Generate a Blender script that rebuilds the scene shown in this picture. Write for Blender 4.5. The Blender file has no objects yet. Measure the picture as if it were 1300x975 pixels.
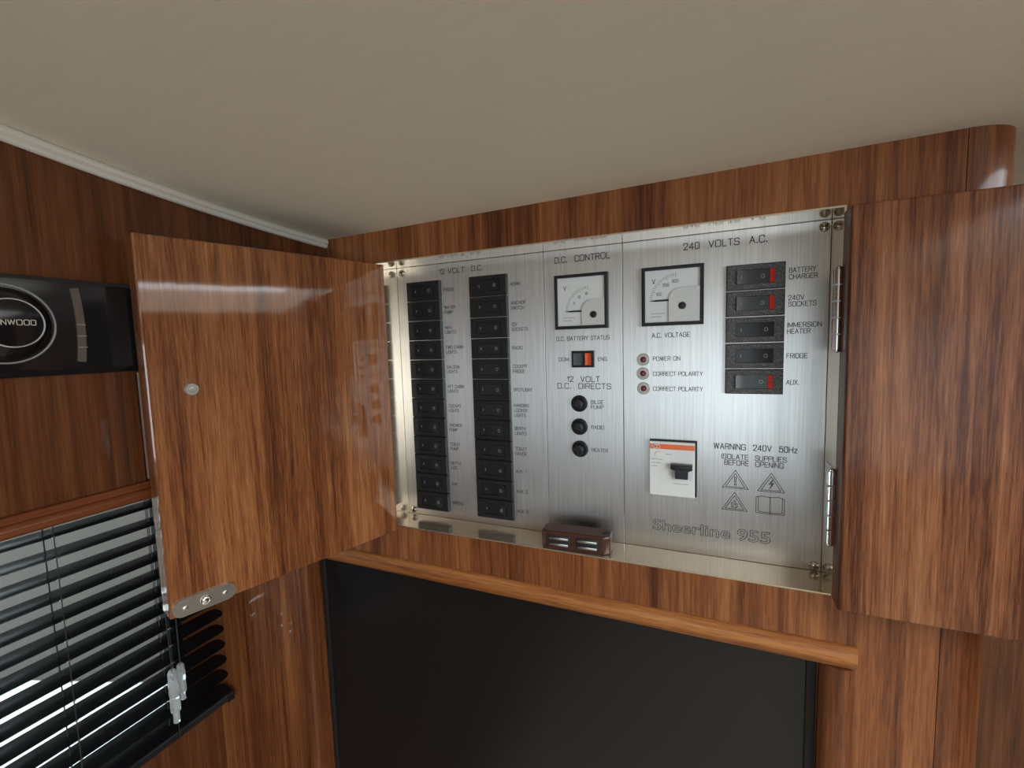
import bpy, bmesh, math, random
from mathutils import Matrix, Vector
random.seed(7)
SC = bpy.context.scene
COL = SC.collection
PI = math.pi

# ------------------------------------------------------------------ camera
F_PX = 578.4
CAM = Vector((0.1026, -0.4028, 0.0108))
RIGHT = Vector((0.9182, 0.3951, -0.0300))
DOWN = Vector((0.0077, -0.0934, -0.9956))
FWD = Vector((-0.3961, 0.9139, -0.0888))
cd = bpy.data.cameras.new('camera'); cam = bpy.data.objects.new('camera', cd); COL.objects.link(cam)
cd.sensor_fit = 'HORIZONTAL'; cd.sensor_width = 36.0; cd.lens = 36.0 * F_PX / 1300.0
cd.clip_start = 0.005; cd.clip_end = 100
m3 = Matrix((RIGHT, -DOWN, -FWD)).transposed()
cam.matrix_world = Matrix.Translation(CAM) @ m3.to_4x4()
SC.camera = cam

# ------------------------------------------------------------------ daylight
w = bpy.data.worlds.new('daylight'); SC.world = w; w.use_nodes = True
bgn = w.node_tree.nodes['Background']
bgn.inputs[0].default_value = (0.86, 0.94, 1.0, 1); bgn.inputs[1].default_value = 8.0
def portal(loc, rot, sx, sy):
    l = bpy.data.lights.new('window_portal', 'AREA'); l.shape = 'RECTANGLE'; l.size = sx; l.size_y = sy
    l.cycles.is_portal = True
    o = bpy.data.objects.new('window_portal', l); COL.objects.link(o); o.location = loc; o.rotation_euler = rot
SC.view_settings.view_transform = 'Standard'; SC.view_settings.look = 'None'
SC.view_settings.exposure = 0.15; SC.view_settings.gamma = 1.0; SC.view_settings.use_curve_mapping = False

# ------------------------------------------------------------------ pixel helpers (a pixel gives a direction; the plane it lies on gives the distance)
def ray(x, y): return RIGHT * ((x - 650) / F_PX) + DOWN * ((y - 487.5) / F_PX) + FWD
def onY(x, y, Y=0.0):
    d = ray(x, y); return CAM + d * ((Y - CAM.y) / d.y)
def onX(x, y, X):
    d = ray(x, y); return CAM + d * ((X - CAM.x) / d.x)

# ------------------------------------------------------------------ materials
def mat(name, color, rough=0.5, metal=0.0, coat=0.0, coat_rough=0.03, spec=0.5, **kw):
    m = bpy.data.materials.new(name); m.use_nodes = True
    p = m.node_tree.nodes['Principled BSDF']
    p.inputs['Base Color'].default_value = (*color, 1); p.inputs['Roughness'].default_value = rough
    p.inputs['Metallic'].default_value = metal; p.inputs['Coat Weight'].default_value = coat
    p.inputs['Coat Roughness'].default_value = coat_rough; p.inputs['Specular IOR Level'].default_value = spec
    for k, v in kw.items(): p.inputs[k].default_value = v
    return m
def N(m, t): return m.node_tree.nodes.new(t)
def L(m, a, b): m.node_tree.links.new(a, b)
def ramp(m, stops):
    r = N(m, 'ShaderNodeValToRGB'); e = r.color_ramp.elements
    while len(e) < len(stops): e.new(0.5)
    for el, (p, c) in zip(e, stops): el.position = p; el.color = (*c, 1)
    return r
def wood(name, grain='Z', dark=(0.062, 0.016, 0.005), mid=(0.185, 0.058, 0.018), light=(0.34, 0.13, 0.043), fleck=1.0, figure=1.0, offset=(0, 0, 0), coat=0.55, crough=0.04):
    m = mat(name, mid, rough=0.45, coat=coat, coat_rough=crough, spec=0.12)
    p = m.node_tree.nodes['Principled BSDF']
    tc = N(m, 'ShaderNodeTexCoord')
    ax = {'X': 0, 'Y': 1, 'Z': 2}[grain]
    def mp(across, along):
        q = N(m, 'ShaderNodeMapping'); s = [across] * 3; s[ax] = along
        q.inputs['Scale'].default_value = s; q.inputs['Location'].default_value = offset
        L(m, tc.outputs['Object'], q.inputs[0]); return q
    def noise(mapping, scale, detail=4, rough=0.55, dist=0.0):
        n = N(m, 'ShaderNodeTexNoise'); n.inputs['Scale'].default_value = scale; n.inputs['Detail'].default_value = detail
        n.inputs['Roughness'].default_value = rough; n.inputs['Distortion'].default_value = dist
        L(m, mapping.outputs[0], n.inputs['Vector']); return n
    broad = noise(mp(20, 1.3), 1.0, 4, 0.6, 0.55 * figure)           # broad bands of the veneer
    medium = noise(mp(170, 3.2), 1.0, 5, 0.68, 0.45 * figure)           # streaks
    fine = noise(mp(1050, 40), 1.0, 3, 0.7, 0.2)                     # pores
    a1 = N(m, 'ShaderNodeMath'); a1.operation = 'MULTIPLY_ADD'; a1.inputs[1].default_value = 0.8; L(m, broad.outputs[0], a1.inputs[0])
    a2 = N(m, 'ShaderNodeMath'); a2.operation = 'MULTIPLY'; a2.inputs[1].default_value = 0.7; L(m, medium.outputs[0], a2.inputs[0]); L(m, a2.outputs[0], a1.inputs[2])
    a3 = N(m, 'ShaderNodeMath'); a3.operation = 'MULTIPLY_ADD'; a3.inputs[1].default_value = 0.5 * fleck
    L(m, fine.outputs[0], a3.inputs[0]); L(m, a1.outputs[0], a3.inputs[2])
    a4 = N(m, 'ShaderNodeMath'); a4.operation = 'SUBTRACT'; a4.inputs[1].default_value = 0.25 * fleck + 0.225; L(m, a3.outputs[0], a4.inputs[0])
    r = ramp(m, [(0.30, dark), (0.52, mid), (0.78, light)]); L(m, a4.outputs[0], r.inputs[0])
    L(m, r.outputs[0], p.inputs['Base Color'])
    # slight waviness of the thick varnish
    wv = noise(mp(22, 9), 1.0, 2); b = N(m, 'ShaderNodeBump'); b.inputs['Strength'].default_value = 0.05; b.inputs['Distance'].default_value = 0.004
    L(m, wv.outputs[0], b.inputs['Height']); L(m, b.outputs[0], p.inputs['Coat Normal'])
    return m
M = {}
M['wood'] = wood('walnut_veneer_bulkhead', 'Z', figure=1.7)
M['wood_door'] = wood('walnut_veneer_door', 'Z', mid=(0.20, 0.066, 0.021), light=(0.38, 0.155, 0.054), fleck=1.4, figure=0.9, offset=(.3, .7, 0), coat=.95, crough=.05)
M['wood_door2'] = wood('walnut_veneer_second_door', 'Z', mid=(0.19, 0.068, 0.026), light=(0.33, 0.145, 0.064), fleck=1.15, figure=1.6, offset=(3.1, 1.7, .4), coat=.35, crough=.12)
M['wood_shaded'] = wood('walnut_veneer_shaded', 'Z', dark=(0.040, 0.012, 0.0042), mid=(0.105, 0.033, 0.0105), light=(0.19, 0.069, 0.022), fleck=.8, offset=(5, 2, 1))  # walnut darkened in its colour to stand in for shade on the locker front
M['wood_x'] = wood('walnut_moulding_along', 'X', mid=(0.25, 0.083, 0.023), light=(0.43, 0.18, 0.055), fleck=1.2, coat=.3, crough=.12)
M['wood_z'] = wood('walnut_moulding_upright', 'Z', mid=(0.155, 0.049, 0.016), light=(0.27, 0.10, 0.034), offset=(1, 4, 2), coat=.4, crough=.1)
M['wood_y'] = wood('walnut_board_fore_and_aft', 'Y', mid=(0.15, 0.042, 0.014), light=(0.24, 0.075, 0.026), fleck=.5)

def brushed(name, color, rough, aniso, bump=0.12, metal=1.0, lo=.82):
    m = mat(name, color, rough, metal)
    p = m.node_tree.nodes['Principled BSDF']
    tc = N(m, 'ShaderNodeTexCoord'); q = N(m, 'ShaderNodeMapping'); q.inputs['Scale'].default_value = (900, 900, 14); L(m, tc.outputs['Object'], q.inputs[0])
    n = N(m, 'ShaderNodeTexNoise'); n.inputs['Scale'].default_value = 1; n.inputs['Detail'].default_value = 3; L(m, q.outputs[0], n.inputs['Vector'])
    r = ramp(m, [(0.25, tuple(c * lo for c in color)), (0.75, tuple(min(1, c * 1.08) for c in color))]); L(m, n.outputs[0], r.inputs[0]); L(m, r.outputs[0], p.inputs['Base Color'])
    b = N(m, 'ShaderNodeBump'); b.inputs['Strength'].default_value = bump; b.inputs['Distance'].default_value = 0.0004
    L(m, n.outputs[0], b.inputs['Height']); L(m, b.outputs[0], p.inputs['Normal'])
    p.inputs['Anisotropic'].default_value = aniso
    if aniso:
        t = N(m, 'ShaderNodeCombineXYZ'); t.inputs[0].default_value = 1.0; L(m, t.outputs[0], p.inputs['Tangent'])
    return m
M['steel'] = brushed('brushed_steel', (0.70, 0.695, 0.68), 0.36, 0.75)
M['lining'] = brushed('polished_lining', (0.74, 0.63, 0.49), 0.10, 0.0, bump=0.05, metal=.80, lo=.9)
M['chrome'] = mat('bright_chrome', (0.8, 0.8, 0.8), 0.14, 1.0)
M['silver'] = mat('silver_ring', (0.78, 0.77, 0.75), 0.32, .35)
M['satin'] = mat('satin_nickel', (0.55, 0.53, 0.48), 0.34, 1.0)
M['screw'] = mat('screw_steel', (0.58, 0.54, 0.48), 0.22, 1.0)
M['black'] = mat('black_plastic', (0.012, 0.012, 0.013), 0.42, spec=.45)
M['rubber'] = mat('black_rubber', (0.01, 0.01, 0.01), 0.9, spec=0.03)
M['rocker'] = mat('black_rocker', (0.017, 0.018, 0.021), 0.24, spec=.5)
M['black_gloss'] = mat('gloss_black_fascia', (0.008, 0.008, 0.009), 0.10, spec=.5)
M['tv'] = mat('satin_black_screen', (0.006, 0.006, 0.007), 0.24, spec=.5)
M['slat'] = mat('black_lacquered_slat', (0.014, 0.014, 0.016), 0.22, spec=.6)
M['ink'] = mat('black_engraving_fill', (0.03, 0.03, 0.032), 0.6, spec=.2)
M['ink_pale'] = mat('pale_legend', (0.32, 0.33, 0.34), 0.5)
M['ink_grey'] = mat('grey_print', (0.36, 0.36, 0.36), 0.6)
M['red'] = mat('red_rocker_flag', (0.62, 0.035, 0.02), 0.35)
M['orange'] = mat('orange_rocker_flag', (0.85, 0.13, 0.035), 0.35)  # plain orange plastic end of the change-over rocker
M['stripe'] = mat('orange_stripe', (0.75, 0.16, 0.05), 0.45)
M['lens'] = mat('dark_red_lens', (0.13, 0.012, 0.03), 0.2, coat=.5)
M['white'] = mat('white_plastic', (0.72, 0.72, 0.69), 0.42)
M['dial'] = mat('white_dial', (0.70, 0.73, 0.72), 0.35, coat=.6, coat_rough=.02)
M['dial_cover'] = mat('grey_dial_cover', (0.60, 0.615, 0.60), 0.35, coat=.6, coat_rough=.02)
M['brown'] = mat('brown_plastic', (0.055, 0.017, 0.011), 0.28)
M['cord'] = mat('black_cord', (0.02, 0.02, 0.022), 0.7)
M['trim'] = mat('cream_piping', (0.62, 0.57, 0.49), 0.45)
M['deck'] = mat('white_gelcoat', (0.8, 0.81, 0.8), 0.4)
M['grey'] = mat('grey_coaming', (0.066, 0.058, 0.052), 0.8, spec=.1)
M['floor'] = mat('beige_carpet', (0.60, 0.53, 0.43), 0.9, spec=.1)
M['cream'] = mat('cream_panel', (0.66, 0.64, 0.60), 0.6, spec=.2)
M['clear'] = mat('clear_acrylic', (0.92, 0.96, 0.96), 0.06, **{'Transmission Weight': 0.75, 'IOR': 1.4})
M['knob'] = mat('pale_button', (0.40, 0.37, 0.33), 0.3, .4)
# speckled grey switch plates
m = mat('speckled_grey_plastic', (0.05, 0.05, 0.05), 0.5); M['speckle'] = m
tc = N(m, 'ShaderNodeTexCoord'); n = N(m, 'ShaderNodeTexNoise'); n.inputs['Scale'].default_value = 1500; n.inputs['Detail'].default_value = 2; L(m, tc.outputs['Object'], n.inputs['Vector'])
r = ramp(m, [(0.38, (0.016, 0.016, 0.017)), (0.66, (0.16, 0.155, 0.15))]); L(m, n.outputs[0], r.inputs[0]); L(m, r.outputs[0], m.node_tree.nodes['Principled BSDF'].inputs['Base Color'])
# vinyl headlining
m = mat('cream_vinyl_headlining', (0.60, 0.545, 0.455), 0.55, spec=.3); M['ceiling'] = m
tc = N(m, 'ShaderNodeTexCoord'); q = N(m, 'ShaderNodeMapping'); q.inputs['Scale'].default_value = (14, 130, 1); q.inputs['Rotation'].default_value = (0, 0, -.25); L(m, tc.outputs['Object'], q.inputs[0])
n = N(m, 'ShaderNodeTexNoise'); n.inputs['Scale'].default_value = 1.4; n.inputs['Detail'].default_value = 5; n.inputs['Roughness'].default_value = .7; L(m, q.outputs[0], n.inputs['Vector'])
r = ramp(m, [(0.3, (0.72, 0.655, 0.53)), (0.7, (0.755, 0.69, 0.565))]); L(m, n.outputs[0], r.inputs[0]); L(m, r.outputs[0], m.node_tree.nodes['Principled BSDF'].inputs['Base Color'])
b = N(m, 'ShaderNodeBump'); b.inputs['Strength'].default_value = .12; b.inputs['Distance'].default_value = .0008; L(m, n.outputs[0], b.inputs['Height']); L(m, b.outputs[0], m.node_tree.nodes['Principled BSDF'].inputs['Normal'])
# window glass: clear pane with a weak reflection
m = bpy.data.materials.new('window_glass'); m.use_nodes = True; M['glass'] = m
nt = m.node_tree; nt.nodes.remove(nt.nodes['Principled BSDF'])
tr = N(m, 'ShaderNodeBsdfTransparent'); tr.inputs[0].default_value = (.82, .86, .85, 1); gl = N(m, 'ShaderNodeBsdfGlossy'); gl.inputs['Roughness'].default_value = .02
mx = N(m, 'ShaderNodeMixShader'); fr = N(m, 'ShaderNodeFresnel'); fr.inputs[0].default_value = 1.45
L(m, fr.outputs[0], mx.inputs[0]); L(m, tr.outputs[0], mx.inputs[1]); L(m, gl.outputs[0], mx.inputs[2]); L(m, mx.outputs[0], nt.nodes['Material Output'].inputs[0])

M['tinted'] = m.copy(); M['tinted'].name = 'tinted_glass'  # tint of the added rear pane, set for its brightness in the steel
for q in M['tinted'].node_tree.nodes:
    if q.type == 'BSDF_TRANSPARENT': q.inputs[0].default_value = (.47, .485, .49, 1)

# ------------------------------------------------------------------ mesh helpers
def new(): return bmesh.new()
def box(bm, x0, x1, y0, y1, z0, z1, bev=0.0, seg=2):
    r = bmesh.ops.create_cube(bm, size=1.0)
    vs = r['verts']
    for v in vs:
        v.co = ((x0 + x1) / 2 + v.co.x * (x1 - x0), (y0 + y1) / 2 + v.co.y * (y1 - y0), (z0 + z1) / 2 + v.co.z * (z1 - z0))
    if bev > 0:
        es = list({e for v in vs for e in v.link_edges})
        bmesh.ops.bevel(bm, geom=es, offset=bev, segments=seg, affect='EDGES', profile=0.5)
    return bm
def cyl(bm, p, axis, r0, r1, h, n=24, cap=True):
    """frustum from p along axis"""
    a = Vector(axis).normalized(); q = Vector((0, 0, 1)).rotation_difference(a)
    mtx = Matrix.Translation(Vector(p) + a * (h / 2)) @ q.to_matrix().to_4x4()
    bmesh.ops.create_cone(bm, cap_ends=cap, cap_tris=False, segments=n, radius1=r0, radius2=r1, depth=h, matrix=mtx)
    return bm
def lathe(bm, p, axis, prof, n=28):
    """prof: list of (radius, distance along axis)"""
    a = Vector(axis).normalized(); q = Vector((0, 0, 1)).rotation_difference(a); p = Vector(p); rings = []
    for r, t in prof:
        if r < 1e-7: rings.append([bm.verts.new(p + a * t)])
        else: rings.append([bm.verts.new(p + q @ Vector((r * math.cos(2 * PI * k / n), r * math.sin(2 * PI * k / n), t))) for k in range(n)])
    for A, B in zip(rings, rings[1:]):
        for k in range(n):
            k2 = (k + 1) % n
            if len(A) == 1 and len(B) == 1: continue
            if len(A) == 1: f = [A[0], B[k], B[k2]]
            elif len(B) == 1: f = [A[k], A[k2], B[0]]
            else: f = [A[k], A[k2], B[k2], B[k]]
            bm.faces.new(f)
    return bm
def prism(bm, pts, axis, a0, a1):
    """closed outline pts (2D) extruded along axis 'X','Y' or 'Z'"""
    def P(u, v, t): return {'X': (t, u, v), 'Y': (u, t, v), 'Z': (u, v, t)}[axis]
    A = [bm.verts.new(P(u, v, a0)) for u, v in pts]; B = [bm.verts.new(P(u, v, a1)) for u, v in pts]
    n = len(pts)
    for k in range(n): bm.faces.new((A[k], A[(k + 1) % n], B[(k + 1) % n], B[k]))
    bm.faces.new(A[::-1]); bm.faces.new(B)
    return bm
def tube(bm, pts, r, n=8):
    pts = [Vector(p) for p in pts]; rings = []
    for i, p in enumerate(pts):
        d = (pts[min(i + 1, len(pts) - 1)] - pts[max(i - 1, 0)]).normalized()
        q = Vector((0, 0, 1)).rotation_difference(d)
        rings.append([bm.verts.new(p + q @ Vector((r * math.cos(2 * PI * k / n), r * math.sin(2 * PI * k / n), 0))) for k in range(n)])
    for A, B in zip(rings, rings[1:]):
        for k in range(n): bm.faces.new((A[k], A[(k + 1) % n], B[(k + 1) % n], B[k]))
    bm.faces.new(rings[0][::-1]); bm.faces.new(rings[-1])
    return bm
def mesh(name, bm, m, smooth=True):
    bmesh.ops.recalc_face_normals(bm, faces=bm.faces[:])
    me = bpy.data.meshes.new(name); bm.to_mesh(me); bm.free()
    if smooth and len(me.polygons):
        me.polygons.foreach_set('use_smooth', [True] * len(me.polygons))
        try: me.set_sharp_from_angle(angle=math.radians(28))
        except Exception: pass
    if m is not None: me.materials.append(M[m] if isinstance(m, str) else m)
    return me
def obj(name, bm, m, parent=None, loc=(0, 0, 0), smooth=True):
    me = bm if isinstance(bm, bpy.types.Mesh) else mesh(name, bm, m, smooth)
    o = bpy.data.objects.new(name, me); COL.objects.link(o); o.location = loc
    if parent: o.parent = parent
    return o
def empty(name, loc, label, cat, group=None):
    o = bpy.data.objects.new(name, None); COL.objects.link(o); o.location = loc; o.empty_display_size = .02
    tag(o, label, cat, group); return o
def tag(o, label, cat, group=None):
    o['label'] = label; o['category'] = cat
    if group: o['group'] = group
    return o
def struct(name, bm, m, label=None, smooth=True):
    o = obj(name, bm, m, smooth=smooth); o['kind'] = 'structure'
    if label: o['label'] = label
    return o
def arc(cx, cy, r, a0, a1, n): return [(cx + r * math.cos(a0 + (a1 - a0) * k / n), cy + r * math.sin(a0 + (a1 - a0) * k / n)) for k in range(n + 1)]
def rrect(x0, x1, z0, z1, r, n=4):
    return arc(x1 - r, z1 - r, r, 0, PI / 2, n) + arc(x0 + r, z1 - r, r, PI / 2, PI, n) + arc(x0 + r, z0 + r, r, PI, 1.5 * PI, n) + arc(x1 - r, z0 + r, r, 1.5 * PI, 2 * PI, n)

# ================================================================== SETTING
YF = -0.033                                   # front face of the bulkhead
OX0, OX1, OZ0, OZ1 = -0.2008, 0.1835, -0.1722, 0.0932     # opening of the switch cupboard
TX0, TX1, TZ1 = -0.3235, 0.181, -0.2245        # television recess
XL = -0.265                                   # face of the side locker
def ceil_z(x, y):
    dy = max(0.0, -0.033 - y); d = min(dy, .30)
    z = 0.1233 + 0.0142 * min(max(x + .265, -.4), 1.2) + .0188 * d + .2447 * d * d
    if dy > .30: z += .03 * min(dy - .3, 1.5)
    return z
# ceiling: slightly cambered headlining with the opening of a roof hatch beside the camera
HX0, HX1, HY0, HY1 = .38, 1.06, -.75, .02
bm = new()
xs = [-.52, -.4, -.3, -.265] + [-.265 + .0675 * k for k in range(1, 9)] + [HX0, .55, .75, HX1, 1.72]
ys = [.9, .5, .2, HY1, -.033] + [-.033 - .03 * k for k in range(1, 11)] + [-.45, -.65, HY0, -1.6, -2.2, -3.02]
V = [[bm.verts.new((x, y, ceil_z(x, y))) for y in ys] for x in xs]
for i in range(len(xs) - 1):
    for j in range(len(ys) - 1):
        if HX0 - .001 < xs[i] < HX1 - .001 and HY0 + .001 < ys[j] < HY1 + .001: continue
        bm.faces.new((V[i][j], V[i + 1][j], V[i + 1][j + 1], V[i][j + 1]))
struct('ceiling', bm, 'ceiling')
bm = new()
for (x0, x1, y0, y1) in ((HX0 - .02, HX0, HY0 - .02, HY1 + .02), (HX1, HX1 + .02, HY0 - .02, HY1 + .02), (HX0, HX1, HY0 - .02, HY0), (HX0, HX1, HY1, HY1 + .02)): box(bm, x0, x1, y0, y1, .132, .20, .002, 1)
struct('trim_4', bm, 'trim', 'cream frame of the roof hatch', smooth=False)
# bulkhead with the openings of the switch cupboard and the television recess
bm = new()
gx = [-.515, TX0, OX0, TX1, OX1, 0.2438]
def front(bm, x0, x1, z0, z1, y=YF, th=.022): box(bm, x0, x1, y, y + th, z0, z1)
LT = .0012                                    # lining thickness
front(bm, -.515, OX0 - LT, OZ0 - LT, .118); front(bm, OX0 - LT, OX1 + LT, OZ1 + LT, .118); front(bm, OX1 + LT, .2438, OZ0 - LT, .118)
front(bm, -.515, .2438, TZ1, OZ0 - LT)
front(bm, -.515, TX0, -.75, TZ1); front(bm, TX1, .2438, -.75, TZ1)
# upper edge following the headlining
prism(bm, [(-.515, .118), (.2438, .118)] + [(x, ceil_z(x, YF) + .004) for x in (.2438, .1, 0, -.1, -.2, -.265, -.515)], 'Y', YF, YF + .022)
front(bm, -.515, .2438, -1.45, -.75)
struct('wall_back', bm, 'wood', 'glossy walnut veneer bulkhead around the switch cupboard', smooth=False)
# rounded end post of the bulkhead
bm = new()
R = .0315
out = [(.2442, YF + .10), (.2442, YF)] + arc(.2445, YF + R, R, -PI / 2, 0, 14)[1:] + [(.2445 + R, YF + .10)]
prism(bm, out, 'Z', -1.45, .134)
struct('trim_1', bm, 'wood_z', 'rounded walnut corner post at the end of the bulkhead')
# side locker face (carries the stereo), in two panels with a joint, over a nosing board
SEAM = -0.2148
bm = new()
def locker(bm, y0, y1, z0):
    n = 14; t = [(y0 + (y1 - y0) * k / n) for k in range(n + 1)]
    prism(bm, [(y, z0) for y in t] + [(y, ceil_z(XL, y) + .003) for y in t[::-1]], 'X', XL - .018, XL)
locker(bm, -1.6, YF, -.0008); box(bm, XL - .018, XL, -1.6, SEAM - .0008, -.0787, -.0008); struct('wall_left', bm, 'wood_shaded', 'walnut locker front over the window blind', smooth=False)
bm = new(); box(bm, XL - .018, XL, SEAM + .0008, YF, -.0787, -.0008, .0008, 1); o = obj('panel', bm, 'wood_shaded', bpy.data.objects['wall_left'], smooth=False)
bm = new(); box(bm, XL - .24, XL - .018, -1.6, YF, -.0905, -.0787); o = obj('underside', bm, 'wood_y', bpy.data.objects['wall_left'], smooth=False)
bm = new()
prism(bm, [(XL - .02, -.0922), (XL - .02, -.0790), (XL + .001, -.0790), (XL + .002, -.0795), (XL + .002, -.0835)] + arc(XL, -.0880, .0042, PI / 2 - .3, -PI / 2, 8), 'Y', -1.6, YF)
struct('trim_2', bm, 'wood_y', 'walnut nosing along the lower edge of the side locker')
# cream piping between headlining and locker face
bm = new()
for dz, dx, r in ((.0062, .0012, .0030), (.0012, .0030, .0028), (-.0034, .0016, .0024)):
    tube(bm, [(XL + dx, YF - .0005 - .02 * k, ceil_z(XL, YF - .02 * k) - .0035 + dz * .82) for k in range(0, 40)], r, 10)
struct('trim_3', bm, 'trim', 'cream ribbed piping along the ceiling edge')
# window wall behind the blind
XW = -.502
bm = new()
WY0, WY1, WZ0, WZ1 = -1.40, -.077, -.452, -.115
def side(bm, y0, y1, z0, z1): box(bm, XW - .02, XW, y0, y1, z0, z1)
side(bm, WY1, YF + .02, -.75, -.08); side(bm, WY0, WY1, WZ1, -.08); side(bm, WY0, WY1, -.75, WZ0); side(bm, -1.6, WY0, -.75, -.08)
side(bm, -1.6, YF + .02, -1.45, -.75)
struct('wall_window', bm, 'wood_shaded', 'walnut lining around the side window', smooth=False)
bm = new(); box(bm, XW - .012, XW - .008, WY0, WY1, WZ0, WZ1)
win = struct('window_1', bm, 'glass', 'side window pane behind the black blind', smooth=False)
bm = new()
for (y0, y1, z0, z1) in ((WY1 - .006, WY1 + .004, WZ0, WZ1), (WY0, WY1, WZ0 - .004, WZ0 + .006), (WY0, WY1, WZ1 - .006, WZ1 + .004)): box(bm, XW - .024, XW + .0015, y0, y1, z0, z1, .001, 1)
obj('window_frame', bm, 'rubber', win, smooth=False)
# outside the window: side deck and the coaming across it
bm = new(); box(bm, -2.6, XW - .03, -3, 3.0, -.66, -.60, .004); struct('side_deck', bm, 'deck', 'white side deck outside the window', smooth=False)
bm = new(); box(bm, -1.2, .475, 0, .06, -.601, .20, .01)
for v in bm.verts:
    c_, s_ = .9413, .3376; v.co = (-.98 + v.co.x * c_ - v.co.y * s_, .005 + v.co.x * s_ + v.co.y * c_, v.co.z)
struct('deck_coaming', bm, 'grey', 'grey coaming standing across the side deck', smooth=False)
# remainder of the cabin behind the camera: windows along the far side
bm = new(); box(bm, -.52, 1.7, -3.0, .9, -1.37, -1.35); struct('floor', bm, 'floor')
bm = new()
for (y0, y1, z0, z1) in ((-3, .9, -1.45, -.62), (-3, .9, .07, .24), (-3, -2.7, -.62, .07), (-1.15, .9, -.62, .07)): box(bm, 1.7, 1.72, y0, y1, z0, z1)
struct('wall_right', bm, 'wood_shaded', smooth=False)
bm = new()
for (x0, x1, z0, z1) in ((-.52, 1.7, .05, .24), (-.52, -.42, -.80, .05), (1.5, 1.7, -.80, .05)): box(bm, x0, x1, -3.02, -3.0, z0, z1)
struct('wall_rear', bm, 'cream', smooth=False)
bm = new(); box(bm, -.42, 1.5, -3.014, -3.006, -.80, .05); struct('rear_light_pane', bm, 'tinted', 'tinted rear pane added out of view to brighten the steel panel', smooth=False)  # unseen pane, added so the steel panel has something bright to reflect
bm = new(); box(bm, -.52, 1.7, -3.02, -2.99, -1.45, -.80); struct('wall_rear_lower', bm, 'wood_shaded', smooth=False)
bm = new(); box(bm, -.52, -.5, -3.0, -1.6, -1.45, .22); struct('wall_left_aft', bm, 'wood_shaded', smooth=False)
bm = new(); box(bm, -.52, 1.7, .55, .57, -1.45, .2); box(bm, -.54, -.52, -.01, .57, -1.45, .2); struct('wall_far', bm, 'wood_shaded', 'walnut bulkhead of the next cabin', smooth=False)
portal((1.69, -1.925, -.275), (0, PI / 2, 0), .69, 1.55); portal(((HX0 + HX1) / 2, (HY0 + HY1) / 2, .165), (0, 0, 0), HX1 - HX0, HY1 - HY0)
portal((.54, -2.99, -.375), (PI / 2, 0, 0), 1.92, .85)
portal((XW - .02, -.74, -.29), (0, -PI / 2, 0), .36, 1.3)

# ================================================================== SWITCH CUPBOARD
ZD0, ZD1, TD = -.1742, .0900, .018           # doors
cab = empty('switch_cupboard', ((OX0 + OX1) / 2, YF, OZ0), 'walnut cupboard built into the bulkhead, both doors open, around the steel switch panel', 'cupboard')
cl = Vector(cab.location)
def lining(x0, x1, z0, z1):
    bm = new(); box(bm, x0, x1, YF - .0004, .0025, z0, z1); bm.verts.ensure_lookup_table()
    for v in bm.verts: v.co -= cl
    o = obj('lining', bm, 'lining', cab, smooth=False); return o
t = LT
for a in ((OX0 - t, OX1 + t, OZ1, OZ1 + t), (OX0 - t, OX1 + t, OZ0 - t, OZ0), (OX0 - t, OX0, OZ0, OZ1), (OX1, OX1 + t, OZ0, OZ1)):
    o = lining(*a); o['label'] = 'polished lining strip mirroring the steel panel'
# doors: local x runs from hinge edge to free edge, inner face at y = 0 looking to -y, thickness towards +y
def door(width, m, p, direction, group=None):
    ang = math.atan2(direction[1], direction[0])
    bm = new(); box(bm, 0, width, 0, TD, ZD0, ZD1, .0012, 2)
    for v in bm.verts: v.co.z -= OZ0
    o = obj('door', bm, m, cab, smooth=False); o.location = Vector((p[0], p[1], OZ0)) - cl; o.rotation_euler = (0, 0, ang)
    return o
# right door folded flat against the bulkhead
dr = door(.192, 'wood_door2', (.1832, YF - .001 - TD), (1, 0))
dr['label'] = 'door folded back flat against the bulkhead'
# left door: its inner face must look towards +x, so it is mirrored: thickness to the other side
dv = Vector((-0.0545, -0.1821)).normalized()
bm = new(); box(bm, 0, .1905, -TD, 0, ZD0, ZD1, .0012, 2)
for v in bm.verts: v.co.z -= OZ0
dl = obj('door', bm, 'wood_door', cab, smooth=False); dl.location = Vector((-.1855, -.040, OZ0)) - cl; dl.rotation_euler = (0, 0, math.atan2(dv.y, dv.x))
dl['label'] = 'door standing open against the side locker'
# door dl local: +x along the door, +y = inner face normal (towards the cabin)
def hinge(parent, zc, h, loc, leafdir, n=5):
    bm = new()
    for k in range(n):
        z0 = -h / 2 + h * k / n
        lathe(bm, (0, 0, z0 + .0003), (0, 0, 1), [(0, 0), (.0027, 0), (.0031, .0004), (.0031, h / n - .0010), (.0027, h / n - .0006), (0, h / n - .0006)], 16)
    lathe(bm, (0, 0, h / 2 - .0004), (0, 0, 1), [(.0022, 0), (.0022, .001), (.0012, .0018), (0, .002)], 14)
    lathe(bm, (0, 0, -h / 2 + .0004), (0, 0, -1), [(.0022, 0), (.0022, .001), (.0012, .0018), (0, .002)], 14)
    box(bm, *leafdir[0], -h / 2, h / 2)
    o = obj('hinge', bm, 'chrome', parent, loc); o['label'] = 'chrome butt hinge'
    sc = new()
    for s in (-.36, 0, .36):
        lathe(sc, (leafdir[1][0], leafdir[1][1], s * h), leafdir[2], [(0, .0012), (.0012, .0011), (.0022, .0005), (.0026, 0)], 14)
    return o
for zt, zb in ((.0539, -.0005), (-.0829, -.1355)):
    h = zt - zb
    hinge(dr, 0, h, (-.0020, TD - .0005, (zt + zb) / 2 - OZ0), ((.0015, .0026, .0, .026), (.001, .01), (-1, 0, 0)))
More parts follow.
